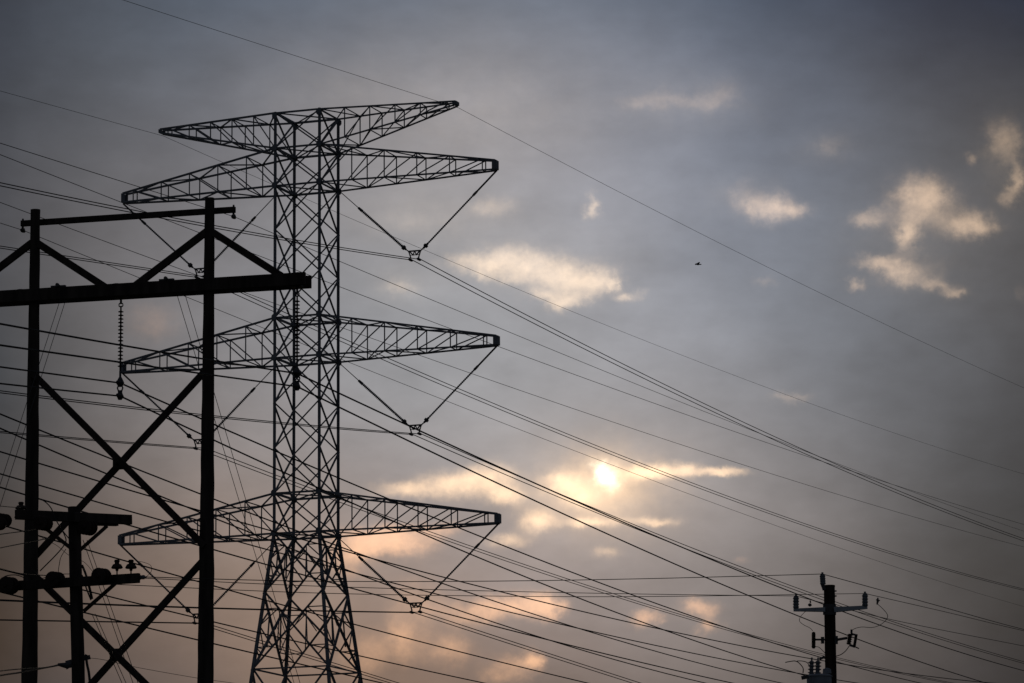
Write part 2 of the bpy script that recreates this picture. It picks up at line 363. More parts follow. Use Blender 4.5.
# V-strings: two polymer rods, a yoke and two clamps, hung below each conductor arm
CDROP = TZ(188.5) - TZ(268.5); YX, YDROP = 5.78, CDROP - .44
def v_string(side, zb, label):
    loc = TL(side * YX, 0, zb - YDROP)
    t = thing('v_string_insulator', loc, label, 'insulator', -TA, 'V-shaped insulator sets on the lattice tower')
    def q(x, z, y=0): return TL(side * (YX + x), y, zb - YDROP + z)
    for end, s_ in (((ARM - YX + .05, YDROP + .06), 1), ((H + .35 - YX, YDROP - .08), -1)):
        lo = q(s_ * .47, .11); hi = q(*end)
        k0 = .30 if s_ > 0 else .36
        m = MB(); m.sheds(lo.lerp(hi, .05), lo.lerp(hi, 1 - k0), 34, .035, .075 if s_ < 0 else .056, 10)
        rod = m.build('insulator_rod', M['insul'], t)
        m = MB(); m.tube([lo.lerp(hi, 1 - k0), hi], .045 if s_ > 0 else .022); m.lathe(lo.lerp(hi, 1 - k0 - .02), lo.lerp(hi, 1 - k0 + .03), [(0, .07), (1, .06)], 8); m.build('hanger_link', M['fitting'], rod)
        m = MB(); d = (hi - lo).normalized()                               # grading ring and end fitting
        m.lathe(lo - d * .02, lo.lerp(hi, .06), [(0, .05), (.3, .06), (.35, .115), (.7, .115), (.75, .06), (1, .05)], 12)
        m.tube([q(s_ * .32, 0), lo], .032); m.build('end_fitting', M['fitting'], rod)
    m = MB()
    m.bar(q(-.35, 0), q(.35, 0), .06, .07, upv=Vector((0, 0, 1)))
    for s_ in (-1, 1):
        m.bar(q(s_ * .32, .02), q(s_ * .20, -.36), .065); m.bar(q(s_ * .27, 0), q(s_ * .08, -.22), .055); m.bar(q(0, .02), q(s_ * .09, -.22), .055)
    m.bar(q(-.1, -.20), q(.1, -.20), .04); m.bar(q(-.22, -.2), q(-.1, -.20), .03); m.bar(q(.22, -.2), q(.1, -.20), .03); m.build('yoke_plate', M['fitting'], t)
    for s_ in (-1, 1):
        m = MB(); c = q(s_ * .22, -(CDROP - YDROP)); m.tube([c - tay * .24, c - tay * .1, c + tay * .1, c + tay * .24], [.035, .07, .07, .035], 8)
        m.bar(c, c + Vector((0, 0, .16)), .06); m.build('clamp', M['fitting'], t)
    return t
names = ['uppermost', 'middle', 'lowest']
vs = {}
for side, sn in ((1, 'right'), (-1, 'left')):
    first = None
    for k, (zt, zb, _, _) in enumerate(ARMS):
        lab = 'V-shaped insulator pair with yoke under the %s V-string arm on the %s of the lattice tower' % (names[k], sn) if 0 else \
              'V-shaped insulator pair under the %s conductor arm, on the %s side of the lattice tower' % (names[k], sn)
        if first is None: first = v_string(side, zb, lab); z0_ = zb
        else:
            c = copy_tree(first); c.location = TL(side * YX, 0, zb - YDROP); c['label'] = lab
# ------------------------------------------------------------------ wires
def fit(pts, z0=None, cmin=.00004):
    """least squares z = z0 + b s + c s^2 (z0 free when None), with at least a little sag"""
    import itertools
    def solve(cols, y):
        n = len(cols); A = [[sum(a * b for a, b in zip(cols[i], cols[j])) for j in range(n)] for i in range(n)]; B = [sum(a * b for a, b in zip(cols[i], y)) for i in range(n)]
        for i in range(n):
            p = max(range(i, n), key=lambda r: abs(A[r][i])); A[i], A[p] = A[p], A[i]; B[i], B[p] = B[p], B[i]
            for r in range(n):
                if r != i:
                    k = A[r][i] / A[i][i]; A[r] = [x - k * y_ for x, y_ in zip(A[r], A[i])]; B[r] -= k * B[i]
        return [B[i] / A[i][i] for i in range(n)]
    s = [p[0] for p in pts]; z = [p[1] for p in pts]
    one = [] if z0 is not None else [[1.0] * len(s)]
    y = [v - (z0 or 0) for v in z]
    if len(s) >= (2 if z0 is not None else 3):
        r = solve(one + [s, [v * v for v in s]], y); c = r[-1]
    else: c = -1
    if c < cmin:
        c = cmin; r = solve(one + [s], [v - c * t * t for v, t in zip(y, s)]) + [c]
    return (r if z0 is None else [z0] + r)
def plane_hit(base, a, px, py):
    r = ray(px, py); d = (sin(a), cos(a))
    # EYE + t r = base + s d  (x, y)
    det = r.x * -d[1] + d[0] * r.y
    bx, by = base.x - EYE.x, base.y - EYE.y
    t = (bx * -d[1] + d[0] * by) / det
    s = ((EYE.x + t * r.x - base.x) * d[0] + (EYE.y + t * r.y - base.y) * d[1])
    return s, EYE.z + t * r.z
def run(base, a, coef, s0, s1, n, off=0.0):
    d = Vector((sin(a), cos(a), 0)); e = Vector((cos(a), -sin(a), 0)); out = []
    for i in range(n + 1):
        s = s0 + (s1 - s0) * i / n
        p = base + d * s + e * off; p.z = coef[0] + coef[1] * s + coef[2] * s * s; out.append(p)
    return out
def line_wire(name, label, cat, group, base, a, left, right, r, z0=None, off=0.0, s0=None, s1=None, mat_='wire'):
    """a wire along one vertical plane; left and right are points seen on it either side of its clamp (z0) or, unclamped, one list"""
    m = MB()
    sl_, _ = plane_hit(base, a, -130, 400); sr_, _ = plane_hit(base, a, 1140, 400)
    if z0 is None:
        c = fit([plane_hit(base, a, *p) for p in left]); m.tube(run(base, a, c, sl_, sr_, 90, off), r)
        print(name, label[:40], [round(v, 5) for v in c])
    else:
        cl = fit([plane_hit(base, a, *p) for p in left], z0); cr = fit([plane_hit(base, a, *p) for p in right], z0)
        print(name, label[:40], [round(v, 5) for v in cl], [round(v, 5) for v in cr])
        m.tube(run(base, a, cl, sl_, 0, 50, off)[:-1] + run(base, a, cr, 0, sr_, 60, off), r)
    return tag(m.build(name, M[mat_], None), label, cat, group)
RW = .0215
TG, TS = 'twin conductors of the lattice tower', 'shield wires of the lattice tower'
line_wire('shield_wire', 'thin wire over the right tip of the tower\'s topmost arm', 'wire', TS, TL(8.02, 0, 0), TA, [(123, 0), (250, 41), (360, 76.6), (432, 99)], [(600, 182), (633, 199.5), (919, 340), (1024, 388)], .010, TZ(120) - .12)
line_wire('shield_wire', 'thin wire slung from the left tip of the tower\'s topmost arm', 'wire', TS, TL(-8.02, 0, 0), TA, [(0, 92), (80, 111)], [(220, 162), (340, 214), (470, 267), (640, 340), (1024, 474)], .010, TZ(120) - .12)
def twin(side, level, left, right):
    zb = ARMS[level][1]
    for o_, w_ in ((-.22, 'left'), (.22, 'right')):
        line_wire('conductor_wire', '%s-hand wire of the pair clamped below the %s arm, %s side of the tower' % (w_, names[level], 'right' if side > 0 else 'left'), 'wire', TG,
                  TL(side * YX, 0, 0), TA, left, right, RW, zb - CDROP - .02, o_)
twin(1, 0, [(0, 184), (60, 197), (120, 209), (205, 225), (270, 236), (340, 249)], [(470, 291), (640, 374), (844, 469), (1024, 540)])
twin(-1, 0, [(0, 247), (70, 258), (130, 266)], [(235, 293), (273, 309), (340, 338), (460, 392), (640, 465), (844, 537), (1024, 590)])
twin(1, 1, [(0, 392), (130, 407), (230, 418), (340, 429)], [(470, 459), (560, 500), (677, 543), (800, 589), (862, 612), (1024, 663)])
twin(-1, 1, [(0, 432), (130, 443)], [(215, 454), (240, 463), (273, 476), (340, 501), (470, 547), (620, 597), (800, 649)])
twin(1, 2, [(0, 600), (110, 605), (240, 609), (340, 611)], [(470, 627), (530, 648), (640, 685)])
twin(-1, 2, [(0, 620), (130, 622)], [(240, 633), (340, 667), (395, 683)])

# ------------------------------------------------------------------ the wooden H-frame
HA = radians(15); HY = 103.0
hbp = at(120, 400, HY); HB = Vector((hbp.x, HY, 0))
hax, hay = Vector((cos(HA), -sin(HA), 0)), Vector((sin(HA), cos(HA), 0))
def HL(x, y, z): return HB + hax * x + hay * y + Vector((0, 0, z))
def HZ(py): return at(120, py, HY).z
k_ = HY / F / cos(HA)
def HX(px):                                                     # where along the crossarm a column is seen
    s = 0.0
    for _ in range(6):
        yy = HY - s * sin(HA); s = (((px - 512) / F * yy / ray(px, 300).y) - HB.x) / cos(HA)
    return s
hf = thing('wooden_h_frame', HB, 'dark wooden two-pole power structure with X-braces and long double crossarm', 'power pole', -HA)
for (xt, xb, ytop, sd) in ((34.5, 35, 204, 3), (209.5, 208, 204, 9)):
    t_, b_ = HX(xt), HX(xb); dx = (b_ - t_)
    zt = HZ(ytop); zb_ = HZ(683)
    base = HL(t_ + dx * zt / (zt - zb_), 0, -1.5); top = HL(t_, 0, zt)
    m = MB(); m.pole(base, top, .30, .126, 18, 160, .03, sd)
    m.build('pole', M['wood'], hf)
XL, XR = HX(34.5), HX(209.5)
zc = HZ(291.5)
for f in (-1, 1):
    m = MB(); n = 26; prev = None
    y0 = f * .24
    m.bar(HL(-HX(308.5), y0, zc), HL(HX(308.5), y0, zc), .10, .33, upv=Vector((0, 0, 1))); m.build('crossarm', M['wood'], hf)
m = MB(); m.bar(HL(HX(17), .245, HZ(215)), HL(HX(232), .245, HZ(215)), .11, .155, upv=Vector((0, 0, 1))); sa = m.build('shield_arm', M['wood'], hf)
SHL, SHR = HX(17.5) + .03, HX(231.5) - .03
for x in (SHL, SHR):
    m = MB(); z = HZ(215) - .08
    m.bar(HL(x, .245, z), HL(x, .245, z - .09), .06); m.tube([HL(x, .12, z - .12), HL(x, .245, z - .10), HL(x, .37, z - .12)], [.03, .07, .03], 8); m.lathe(HL(x, .245, z - .02), HL(x, .245, z + .21), [(0, .03), (1, .025)], 8)
    m.build('wire_clamp', M['fitting'], sa)
def brace(p, q, w_=.10, h_=.2, name='brace'):
    m = MB(); m.bar(p, q, w_, h_); return m.build(name, M['wood'], hf)
zu, zl = HZ(240), HZ(288)
for xp, sg in ((XL, 1), (XL, -1), (XR, 1), (XR, -1)):
    dx = 2.07
    brace(HL(xp + sg * .06, -.05, zu + .07), HL(xp + sg * dx, -.05, zl), .10, .19, 'knee_brace')
def HP(px, py, off):                                             # the point seen there, in the plane of the two poles
    q_, z = plane_hit(HB, pi / 2 + HA, px, py); return HL(q_, off, z)
for p_, q_, off in (((33, 372), (207, 547), -.20), ((205, 367), (29, 559), .20), ((30, 569), (203, 738), -.20), ((202, 558), (30, 748), .20), ((33, 770), (195, 925), -.2), ((194, 762), (31, 935), .2)):
    brace(HP(*p_, off), HP(*q_, off), .10, .17, 'cross_brace')
for yy in (461, 653):
    m = MB(); c = HP(*((119, 464) if yy == 461 else (116, 654)), 0); m.lathe(c - hay * .3, c + hay * .3, [(0, .05), (1, .05)], 8)
    m.box(c, hax * .13, Vector((0, 0, .13)), hay * .12); m.build('spacer_block', M['wood'], hf)
for xx in (HX(62), HX(170)):
    m = MB(); z = zc + .165; m.lathe(HL(xx, -.35, z + .05), HL(xx, .35, z + .05), [(0, .05), (.08, .05), (.09, .03), (.91, .03), (.92, .05), (1, .05)], 8)
    m.bar(HL(xx - .2, -.24, z + .02), HL(xx + .2, -.24, z + .02), .10, .05); m.build('guy_plate', M['fitting'], hf)
for xx in (HX(20), HX(116), HX(298)):
    m = MB(); z = zc + .165; pts = [HL(xx + .16 * cos(a) , 0, z + .055 * sin(a)) for a in [pi * i / 8 for i in range(9)]]
    m.tube(pts, .014); m.build('staple', M['fitting'], hf)

# hanging insulator strings with two conductor clamps
def hang_string(x, label):
    t = thing('suspension_insulator', HL(x, 0, zc - .165), label, 'insulator', -HA, 'insulator strings hanging from the H-frame crossarm')
    px = 121 if x == 0 else 121
    Z = lambda py: HZ(py)
    q = lambda z, dx=0, dy=0: HL(x + dx, dy, z)
    m = MB(); m.tube([q(zc - .10), q(Z(304))], .03); pts = [q(Z(305) + .05 * cos(a), .06 * sin(a)) for a in [2 * pi * i / 10 for i in range(11)]]
    m.tube(pts, .018); m.bar(q(zc - .15, -.15), q(zc - .15, .15), .3, .05); m.build('shackle', M['fitting'], t)
    m = MB(); m.sheds(q(Z(306)), q(Z(372)), 16, .022, .072, 12, .06); m.build('insulator_rod', M['dark'], t)
    for py, wd in ((383, .11), (396, .09)):
        m = MB(); c = q(Z(py)); m.tube([c - hay * .22, c - hay * .09, c + hay * .09, c + hay * .22], [.035, .07, .07, .035], 8)
        m.lathe(c - Vector((0, 0, .1)), c + Vector((0, 0, .15)), [(0, .05), (.4, wd), (.7, wd * .7), (1, .04)], 10); m.build('clamp', M['fitting'], t)
    m = MB(); m.tube([q(Z(371)), q(Z(380))], .03)
    for s_ in (-1, 1): m.tube([q(Z(384), s_ * .03), q(Z(388), s_ * .075), q(Z(391), s_ * .045), q(Z(395), s_ * .03)], .02)
    m.build('link', M['fitting'], t); return t
XS = HX(297.5)
st = hang_string(0, 'ridged insulator string hanging mid-crossarm between the two H-frame poles')
for x, lab in ((XS, 'ridged insulator string hanging from the crossarm end in front of the lattice tower'), (-XS, 'ridged insulator string hanging from the crossarm\'s far left end')):
    c = copy_tree(st); c.location = HL(x, 0, zc - .165); c['label'] = lab
HG = 'conductors of the wooden H-frame'
zA, zB = HZ(383), HZ(396)
RH = .0225
def hw_(x, z, left, right, label): line_wire('conductor_wire', label, 'wire', HG, HL(x, 0, 0), HA, left, right, RH, z)
hw_(0, zA, [(0, 367), (70, 376)], [(200, 416), (273, 450), (340, 477), (470, 533), (620, 591), (800, 651)], 'upper of the two wires clamped to the mid-crossarm insulator string')
hw_(0, zB, [(0, 383.5), (70, 391)], [(160, 412), (200, 434), (273, 467), (340, 498), (470, 554), (620, 614), (800, 674)], 'lower of the two wires clamped to the mid-crossarm insulator string')
hw_(XS, zA, [(0, 324), (130, 346), (230, 364)], [(340, 393), (412, 428), (470, 457), (668, 543), (800, 593), (844, 612), (1024, 671)], 'upper of the two wires on the crossarm-end insulator in front of the tower')
hw_(XS, zB, [(0, 345), (130, 364), (230, 377)], [(340, 407), (470, 470), (625, 543), (800, 617), (860, 639), (985, 683)], 'lower of the two wires on the crossarm-end insulator in front of the tower')
hw_(-XS, zA, [(-130, 395)], [(0, 417), (115, 461), (213, 500), (355, 553), (470, 593), (640, 645), (778, 683)], 'upper of two wires from beyond the left edge, crossing behind the X-brace')
hw_(-XS, zB, [(-130, 405)], [(0, 431), (105, 474), (198, 510), (345, 572), (470, 613), (640, 665), (700, 683)], 'lower of two wires from beyond the left edge, crossing behind the X-brace')
HS = 'shield wires of the wooden H-frame'
line_wire('shield_wire', 'thin wire clamped to the left end of the H-frame\'s top bar', 'wire', HS, HL(SHL, .245, 0), HA, [(0, 223)], [(28, 232), (90, 260), (130, 276), (183, 296), (240, 319), (340, 360), (470, 411), (640, 476), (844, 548), (1024, 607)], .0085, HZ(215) - .18)
line_wire('shield_wire', 'thin wire clamped to the right end of the H-frame\'s top bar', 'wire', HS, HL(SHR, .245, 0), HA, [(0, 144), (50, 159), (130, 182)], [(273, 230), (340, 259), (438, 300), (470, 314), (640, 387), (844, 467), (1024, 531)], .0085, HZ(215) - .18)

# a second line of wires passing behind, its poles out of the frame on both sides
NG = 'wires of the line behind the H-frame'
NA = radians(19)
def nwire(pts, label, off, r=.0215, name='conductor_wire'):
    b = at(300, 500, 130); base = Vector((b.x, 130, 0)) + Vector((cos(NA), -sin(NA), 0)) * off
    line_wire(name, label, 'wire', NG, base, NA, pts, None, r)
nwire([(0, 153), (118, 201), (222, 243), (342, 286), (500, 350), (640, 398), (844, 467), (1024, 525)], 'thin unclamped wire sloping just below the tower\'s left top tip wire', 3.0, .0095, 'shield_wire')
nwire([(0, 202), (130, 251), (243, 292), (416, 353), (510, 388), (640, 431), (844, 496), (1024, 547)], 'thin unclamped wire passing just above the left H-frame pole top', -1.0, .0095, 'shield_wire')
nwire([(0, 451), (38, 463), (97, 480), (130, 490), (200, 513), (342, 550), (470, 584), (640, 624), (800, 657)], 'topmost of six plain wires sloping behind the lower X-braces', 1.0)
nwire([(0, 474), (24, 481), (80, 497), (130, 511), (167, 522), (213, 535), (345, 569), (470, 603.5), (640, 642), (780, 670)], 'second from the top of six plain wires behind the lower X-braces', -1.0)
nwire([(0, 487), (38, 499), (68, 507), (127, 524), (198, 546), (240, 558), (349, 587), (470, 619), (640, 663), (729, 682)], 'third from the top of six plain wires behind the lower X-braces', 3.0)
nwire([(0, 525), (40, 536), (89, 550), (130, 562), (197, 581), (213, 586), (355, 625), (470, 654), (587, 683)], 'fourth from the top of six plain wires behind the lower X-braces', 0.0)
nwire([(0, 569), (86, 591), (130, 602), (195, 617), (240, 628), (359, 656), (470, 680)], 'fifth from the top of six plain wires behind the lower X-braces', -2.0)
nwire([(0, 592), (38, 601), (70, 609), (130, 624), (195, 639), (240, 650), (382, 683)], 'lowest of six plain wires sloping behind the lower X-braces', 2.0)

# down guys of the H-frame, in pairs: away from us on the right, towards us on the left
GG = 'guy wires of the wooden H-frame'
def guy(p, q, label, group, r=.009):
    p, q = Vector(p), Vector(q); d = q - p; e = p + d * (p.z / -d.z)
    m = MB(); m.tube([p, e], r); return tag(m.build('guy_wire', M['guy'], None), label, 'guy wire', group)
def guy_px(p, q, a, px, py):                                     # from p along the plane of the line, through a point seen on it
    s, z = plane_hit(Vector((p.x, p.y, 0)), a, px, py)
    return Vector((p.x + sin(a) * s, p.y + cos(a) * s, z))
for xx, tgt, sd in ((HX(170), (312, 683), 'right'), (HX(62), (-4, 497), 'left')):
    for k, dx in enumerate((-.10, .12) if sd == 'right' else (-.08, .08)):
        p = HL(xx + dx + (.25 if sd == 'right' else 0), .1, zc - .1)
        gx_ = tgt[0] + (k * 6 - 18 if sd == 'right' else (k * 7))
        q = guy_px(p, None, HA, gx_, tgt[1])
        guy(p, q, '%s-hand strand of the guy pair falling %s from the H-frame crossarm' % (('left', 'right')[k], 'rightwards behind the right pole' if sd == 'right' else 'leftwards past the left pole'), GG)

# ------------------------------------------------------------------ distribution pole by the H-frame's left leg
PY = 91.0
A = lambda x, y, d=0.0: at(x, y, PY + d)
pb = A(75, 520); PB_ = Vector((pb.x + .08, PY, 0))
dp = thing('distribution_pole', PB_, 'dark wooden pole with two loaded crossarms beside the left H-frame leg', 'power pole')
m = MB(); tpt = A(74, 507); low = A(78.5, 683); dirv = (tpt - low); base = low + dirv * ((-1.5 - low.z) / dirv.z)
m.pole(base, tpt, .185, .142, 16, 70, .02, 5); m.build('pole', M['wood'], dp)
# upper crossarm, right end farther
def carm(p, q, w_, h_, name='crossarm', mm='wood'):
    m = MB(); m.bar(p, q, w_, h_, upv=Vector((0, 0, 1))); return m.build(name, M[mm], dp)
for f in (-.20, .20): carm(A(16, 514.5, -1.0 + f), A(131, 519.8, 1.0 + f), .10, .225)
carm(A(96, 524.5, .4), A(117, 525.0, .8), .12, .05, 'brace_plate', 'fitting')
m = MB(); m.bar(A(107, 526, .45), A(80, 550, .1), .05, .08); m.build('brace', M['wood'], dp)
m = MB(); m.bar(A(40, 524, -.5), A(72, 549, -.15), .05, .08); m.build('brace', M['wood'], dp)
# lower crossarm, right end nearer
for f in (-.19, .19): carm(A(4, 586.5, .9 + f), A(139, 578, -.9 + f), .10, .22)
m = MB(); m.bar(A(117, 582, -.75), A(84, 611, -.2), .05, .08); m.build('brace', M['wood'], dp)
m = MB(); m.bar(A(45, 587, .5), A(74, 611, .05), .05, .08); m.build('brace', M['wood'], dp)
def bell(x, y, d, r, n=3, toward=-1):
    """a dead-end string of bell discs, seen almost end on"""
    m = MB(); c = A(x, y, d); ax = Vector((-.30 , -.95, -.06)).normalized() * (1 if toward < 0 else -1)
    for i in range(n):
        p = c + ax * (.17 * i); m.lathe(p, p + ax * .15, [(0, .05), (.15, .09), (.4, r * .92), (.62, r), (.72, r * .9), (.75, .06), (1, .04)], 18)
    m.build('bell_insulator', M['dark'], dp)
bell(7.5, 521, -1.2, .155); bell(48, 524, -.7, .17); bell(92, 528, .2, .185); bell(13.5, 586, .5, .20); bell(60, 580, .0, .18); bell(106, 576.5, -.7, .18)
bell(2.5, 524, -1.6, .15, 2)
def pin(x, y, d, s=1.0, low=10):
    m = MB(); t = A(x, y - 5 * s, d); b = A(x, y + low, d)
    m.lathe(t + Vector((0, 0, .0)), A(x, y + 4 * s, d), [(0, .05), (.12, .07), (.2, .055), (.35, .05), (.42, .095), (.7, .135), (.78, .12), (.8, .04), (1, .03)], 14)
    m.tube([A(x, y + 3 * s, d), b], .016); m.build('pin_insulator', M['dark'], dp)
pin(117, 566, -.72, 1.25); pin(131, 566, -.92, 1.25); pin(21, 507, -.95, 1, 8); pin(20, 516, -.9, .9, 3)
m = MB(); m.lathe(A(138, 577.5, -.9), A(146.5, 577, -1.05), [(0, .03), (.1, .055), (.3, .055), (.32, .03), (.5, .03), (.52, .05), (.7, .05), (.72, .02), (1, .02)], 12); m.build('end_insulator', M['insul'], dp)
def jump(pts, d, r=.011, name='jumper_wire', par=dp, Af=A):
    P = [Af(x, y, d) for x, y in pts]; out = []
    for i in range(len(P) - 1):                                     # Catmull-Rom
        p0, p1, p2, p3 = P[max(i - 1, 0)], P[i], P[i + 1], P[min(i + 2, len(P) - 1)]
        for k in range(5):
            t = k / 5; out.append(.5 * ((2 * p1) + (p2 - p0) * t + (2 * p0 - 5 * p1 + 4 * p2 - p3) * t * t + (3 * p1 - p0 - 3 * p2 + p3) * t ** 3))
    out.append(P[-1]); m = MB(); m.tube(out, r); return m.build(name, M['wire'], par)
jump([(36, 498), (44, 501), (51, 508), (55, 518), (60, 527), (64, 534), (66, 541), (62, 548), (54, 557), (46, 565), (40, 571)], -1.2, .014)
jump([(60, 527), (66, 535), (72, 542)], -1.1, .014)
jump([(66, 549), (61, 557), (59, 566), (58, 574)], -.9, .008)
jump([(42, 538), (56, 545), (70, 556), (84, 562), (93, 572)], -.8, .006)
jump([(2, 590), (2, 580), (6, 576), (16, 575), (25, 578)], .4, .012)
jump([(40, 579), (58, 574.5), (72, 574)], .2, .009)
jump([(82, 565), (86, 575), (90, 590), (92, 599)], -.4, .03, 'cable_drop')
jump([(82, 575), (87, 590), (91, 600)], -.5, .02, 'cable_drop')
jump([(86, 655), (87, 664), (89, 674), (90, 690), (88, 720)], -.3, .03, 'cable_drop')
jump([(146, 577), (151, 572), (151, 566), (146, 563), (138, 561)], -1.0, .006)
m = MB(); m.bar(A(66, 663, -.1), A(90, 657, .1), .06, .10); m.bar(A(85, 655, -.2), A(88.5, 657, -.2), .09, .05); m.build('cable_bracket', M['fitting'], dp)
m = MB(); m.tube([A(70, 664, -.25), A(66, 665.5, -.3), A(62, 665, -.3), A(58, 664.5, -.35)], [.09, .07, .05, .03], 8); m.bar(A(66, 665, -.3), A(67.5, 669, -.3), .05); m.build('dead_end_grip', M['fitting'], dp)
for i, (x1, x2, y0, y1) in enumerate(((85, 138, 540, 683), (92, 127, 614, 683))):
    for k, dx in enumerate((0, 5 if i == 0 else 4)):
        p = A(x1 + dx * .8 - (2 if i == 0 else 0), y0, .2); q = guy_px(p, None, radians(20), x2 + dx - 5, y1)
        guy(p, q, '%s strand of the guy pair falling right from the bell-hung pole\'s %s' % (('left', 'right')[k], ('upper crossarm', 'lower brace')[i]), 'guy wires of the distribution pole', .009)

# ------------------------------------------------------------------ distribution pole at lower right
QY = 110.0
Q = lambda x, y, d=0.0: at(x, y, QY + d)
qb = Q(829.6, 640); rp = thing('distribution_pole', Vector((qb.x, QY, 0)), 'wooden pole with grey arms, fuses and a transformer at lower right', 'power pole')
m = MB(); m.pole(Vector((Q(829, 640).x - .02, QY, -1.5)), Q(829.3, 586), .185, .153, 16, 60, .012, 21); m.lathe(Q(829.3, 586) - Vector((0, 0, .03)), Q(829.3, 586) + Vector((0, 0, .02)), [(0, .16), (1, .158)], 16); m.build('pole', M['wood2'], rp)
def arm(x0, y0, x1, y1, r0, r1, d=-.2):
    m = MB(); p, q = Q(x0, y0, d), Q(x1, y1, d); m.prof(p, q, [(-r0, -r0), (r0, -r0), (r0, r0), (-r0, r0)], Vector((0, 0, 1)), [(-r1, -r1), (r1, -r1), (r1, r1), (-r1, r1)])
    m.build('crossarm', M['fibre'], rp)
arm(825, 609.6, 793.5, 610, .062, .038); arm(834, 609.8, 867.3, 607.2, .072, .045)
m = MB(); m.bar(Q(823, 609.5, -.18), Q(836, 609.5, -.18), .06, .30); m.build('arm_bracket', M['fitting'], rp)
def post(x, yt, yb, d=-.2, r=.075, xo=0):
    t = Q(x + xo, yt, d); b = Q(x, yb, d); m = MB(); m.sheds(b, t, 4, .072, r, 14); m.lathe(t - Vector((0, 0, .02)), t + Vector((0, 0, .08)), [(0, .05), (.5, .06), (.6, .03), (1, .03)], 10); m.build('post_insulator', M['insul'], rp)
post(796, 597, 608.5, -.2, .088); post(865, 594.5, 606.5, -.2, .088); post(823.0, 575.2, 584.5, -.1, .082, -.6)
m = MB(); m.bar(Q(824.5, 590, -.1), Q(822.4, 584, -.1), .10, .08); m.build('post_bracket', M['fitting'], rp)
m = MB(); m.lathe(Q(813.6, 631.8, -.3), Q(813.6, 648.5, -.3), [(0, .02), (.05, .05), (.1, .05)] + [(.12 + .08 * i + (.02 if k else 0), (.062 if k else .045)) for i in range(10) for k in (0, 1)] + [(.97, .045), (1, .03)], 12); m.build('surge_arrester', M['dark'], rp)
m = MB(); m.bar(Q(815, 639.6, -.3), Q(824.5, 639.6, -.15), .05); m.bar(Q(822.5, 637, -.16), Q(822.5, 643.5, -.16), .09); m.bar(Q(836.2, 636, -.16), Q(836.2, 644, -.16), .09); m.bar(Q(835.5, 640, -.16), Q(847, 638, -.35), .065); m.build('equipment_bracket', M['fitting'], rp)
cut = MB(); cut.sheds(Q(848.6, 644.5, -.4), Q(850.3, 634, -.4), 5, .05, .075, 12); cu = cut.build('fuse_cutout', M['dark'], rp)
m = MB(); m.bar(Q(850.3, 633.6, -.4), Q(857.6, 635.4, -.4), .05); m.tube([Q(851.5, 634, -.4), Q(851.5, 629.5, -.4)], .03); m.build('upper_contact', M['fitting'], cu); m = MB(); m.bar(Q(849.5, 645, -.4), Q(855, 646.8, -.4), .06); m.tube([Q(854.5, 646.5, -.4), Q(859, 648.6, -.4)], .018); m.build('lower_contact', M['fitting'], cu)
m = MB(); m.tube([Q(856.2, 635, -.42), Q(854.4, 646, -.42)], .04, 8); m.build('fuse_tube', M['dark'], cu)
m = MB(); m.tube([Q(810.2, 600.5, -.3), Q(810.5, 603, -.3)], .02); m.lathe(Q(810, 603.5, -.3), Q(809.7, 606.5, -.3), [(0, .03), (.4, .055), (.7, .05), (1, .02)], 10); m.build('wire_grip', M['fitting'], rp)
m = MB(); m.tube([Q(877.8, 597.6, .3), Q(877.8, 601, .3), Q(877, 604.5, .3)], [.018, .035, .018], 8); m.bar(Q(876, 599.8, .3), Q(880, 600.6, .3), .03); m.build('wire_grip', M['fitting'], rp)
J = lambda pts, r=.009, d=-.35: jump(pts, d, r, 'jumper_wire', rp, Q)
J([(806, 611), (801, 616), (799.5, 621), (804, 625), (810, 628), (812.8, 631)], .008); J([(877.5, 604), (883, 609), (887.5, 615), (886, 620), (880, 625), (872, 627.5), (862, 627), (855, 628.5), (851.7, 631)], .009)
J([(849.5, 645.5), (846, 650.5), (841, 654.5), (835, 656.5)], .013); J([(815, 646.6), (819, 647.3), (823, 651), (825, 653)], .009)
J([(803, 673), (803, 668), (799, 663), (795, 661), (790, 661.5), (785.3, 662.4)], .014); J([(809.5, 666), (807, 662.5), (802, 661), (797, 661)], .012)
m = MB(); tcn = Q(819, 674.5, -.62); cb = tcn - Vector((0, 0, 1.05))
m.lathe(cb, tcn, [(0, .30), (.02, .34), (.93, .34), (.935, .365), (.965, .365), (.97, .34), (1, .30)], 28)
tk = m.build('transformer_tank', M['tank'], rp)
m = MB(); m.bar(Q(808.5, 676.5, -.95), Q(801.5, 678, -.95), .10, .10); m.build('drain_valve', M['fitting'], tk)
for x in (811.3, 817.5):
    m = MB(); m.sheds(Q(x, 674.5, -.6), Q(x + .4, 661, -.6), 4, .055, .10, 12); m.tube([Q(x + .4, 661, -.6), Q(x + .6, 657.5, -.6)], .025); m.build('bushing', M['insul'], tk)
m = MB(); m.bar(Q(820, 659, -.4), Q(824, 657, -.3), .06); m.build('cable_clamp', M['fitting'], rp)
m = MB(); m.lathe(Q(827, 673.5, -.6), Q(827, 668, -.6), [(0, .12), (.8, .11), (1, .05)], 12); m.build('lifting_lug', M['tank'], tk)
for yy in (593, 598):
    m = MB(); m.tube([Q(834, yy - 2, -.1), Q(836.6, yy - 2, -.1)], .022); m.build('bolt', M['fitting'], rp)

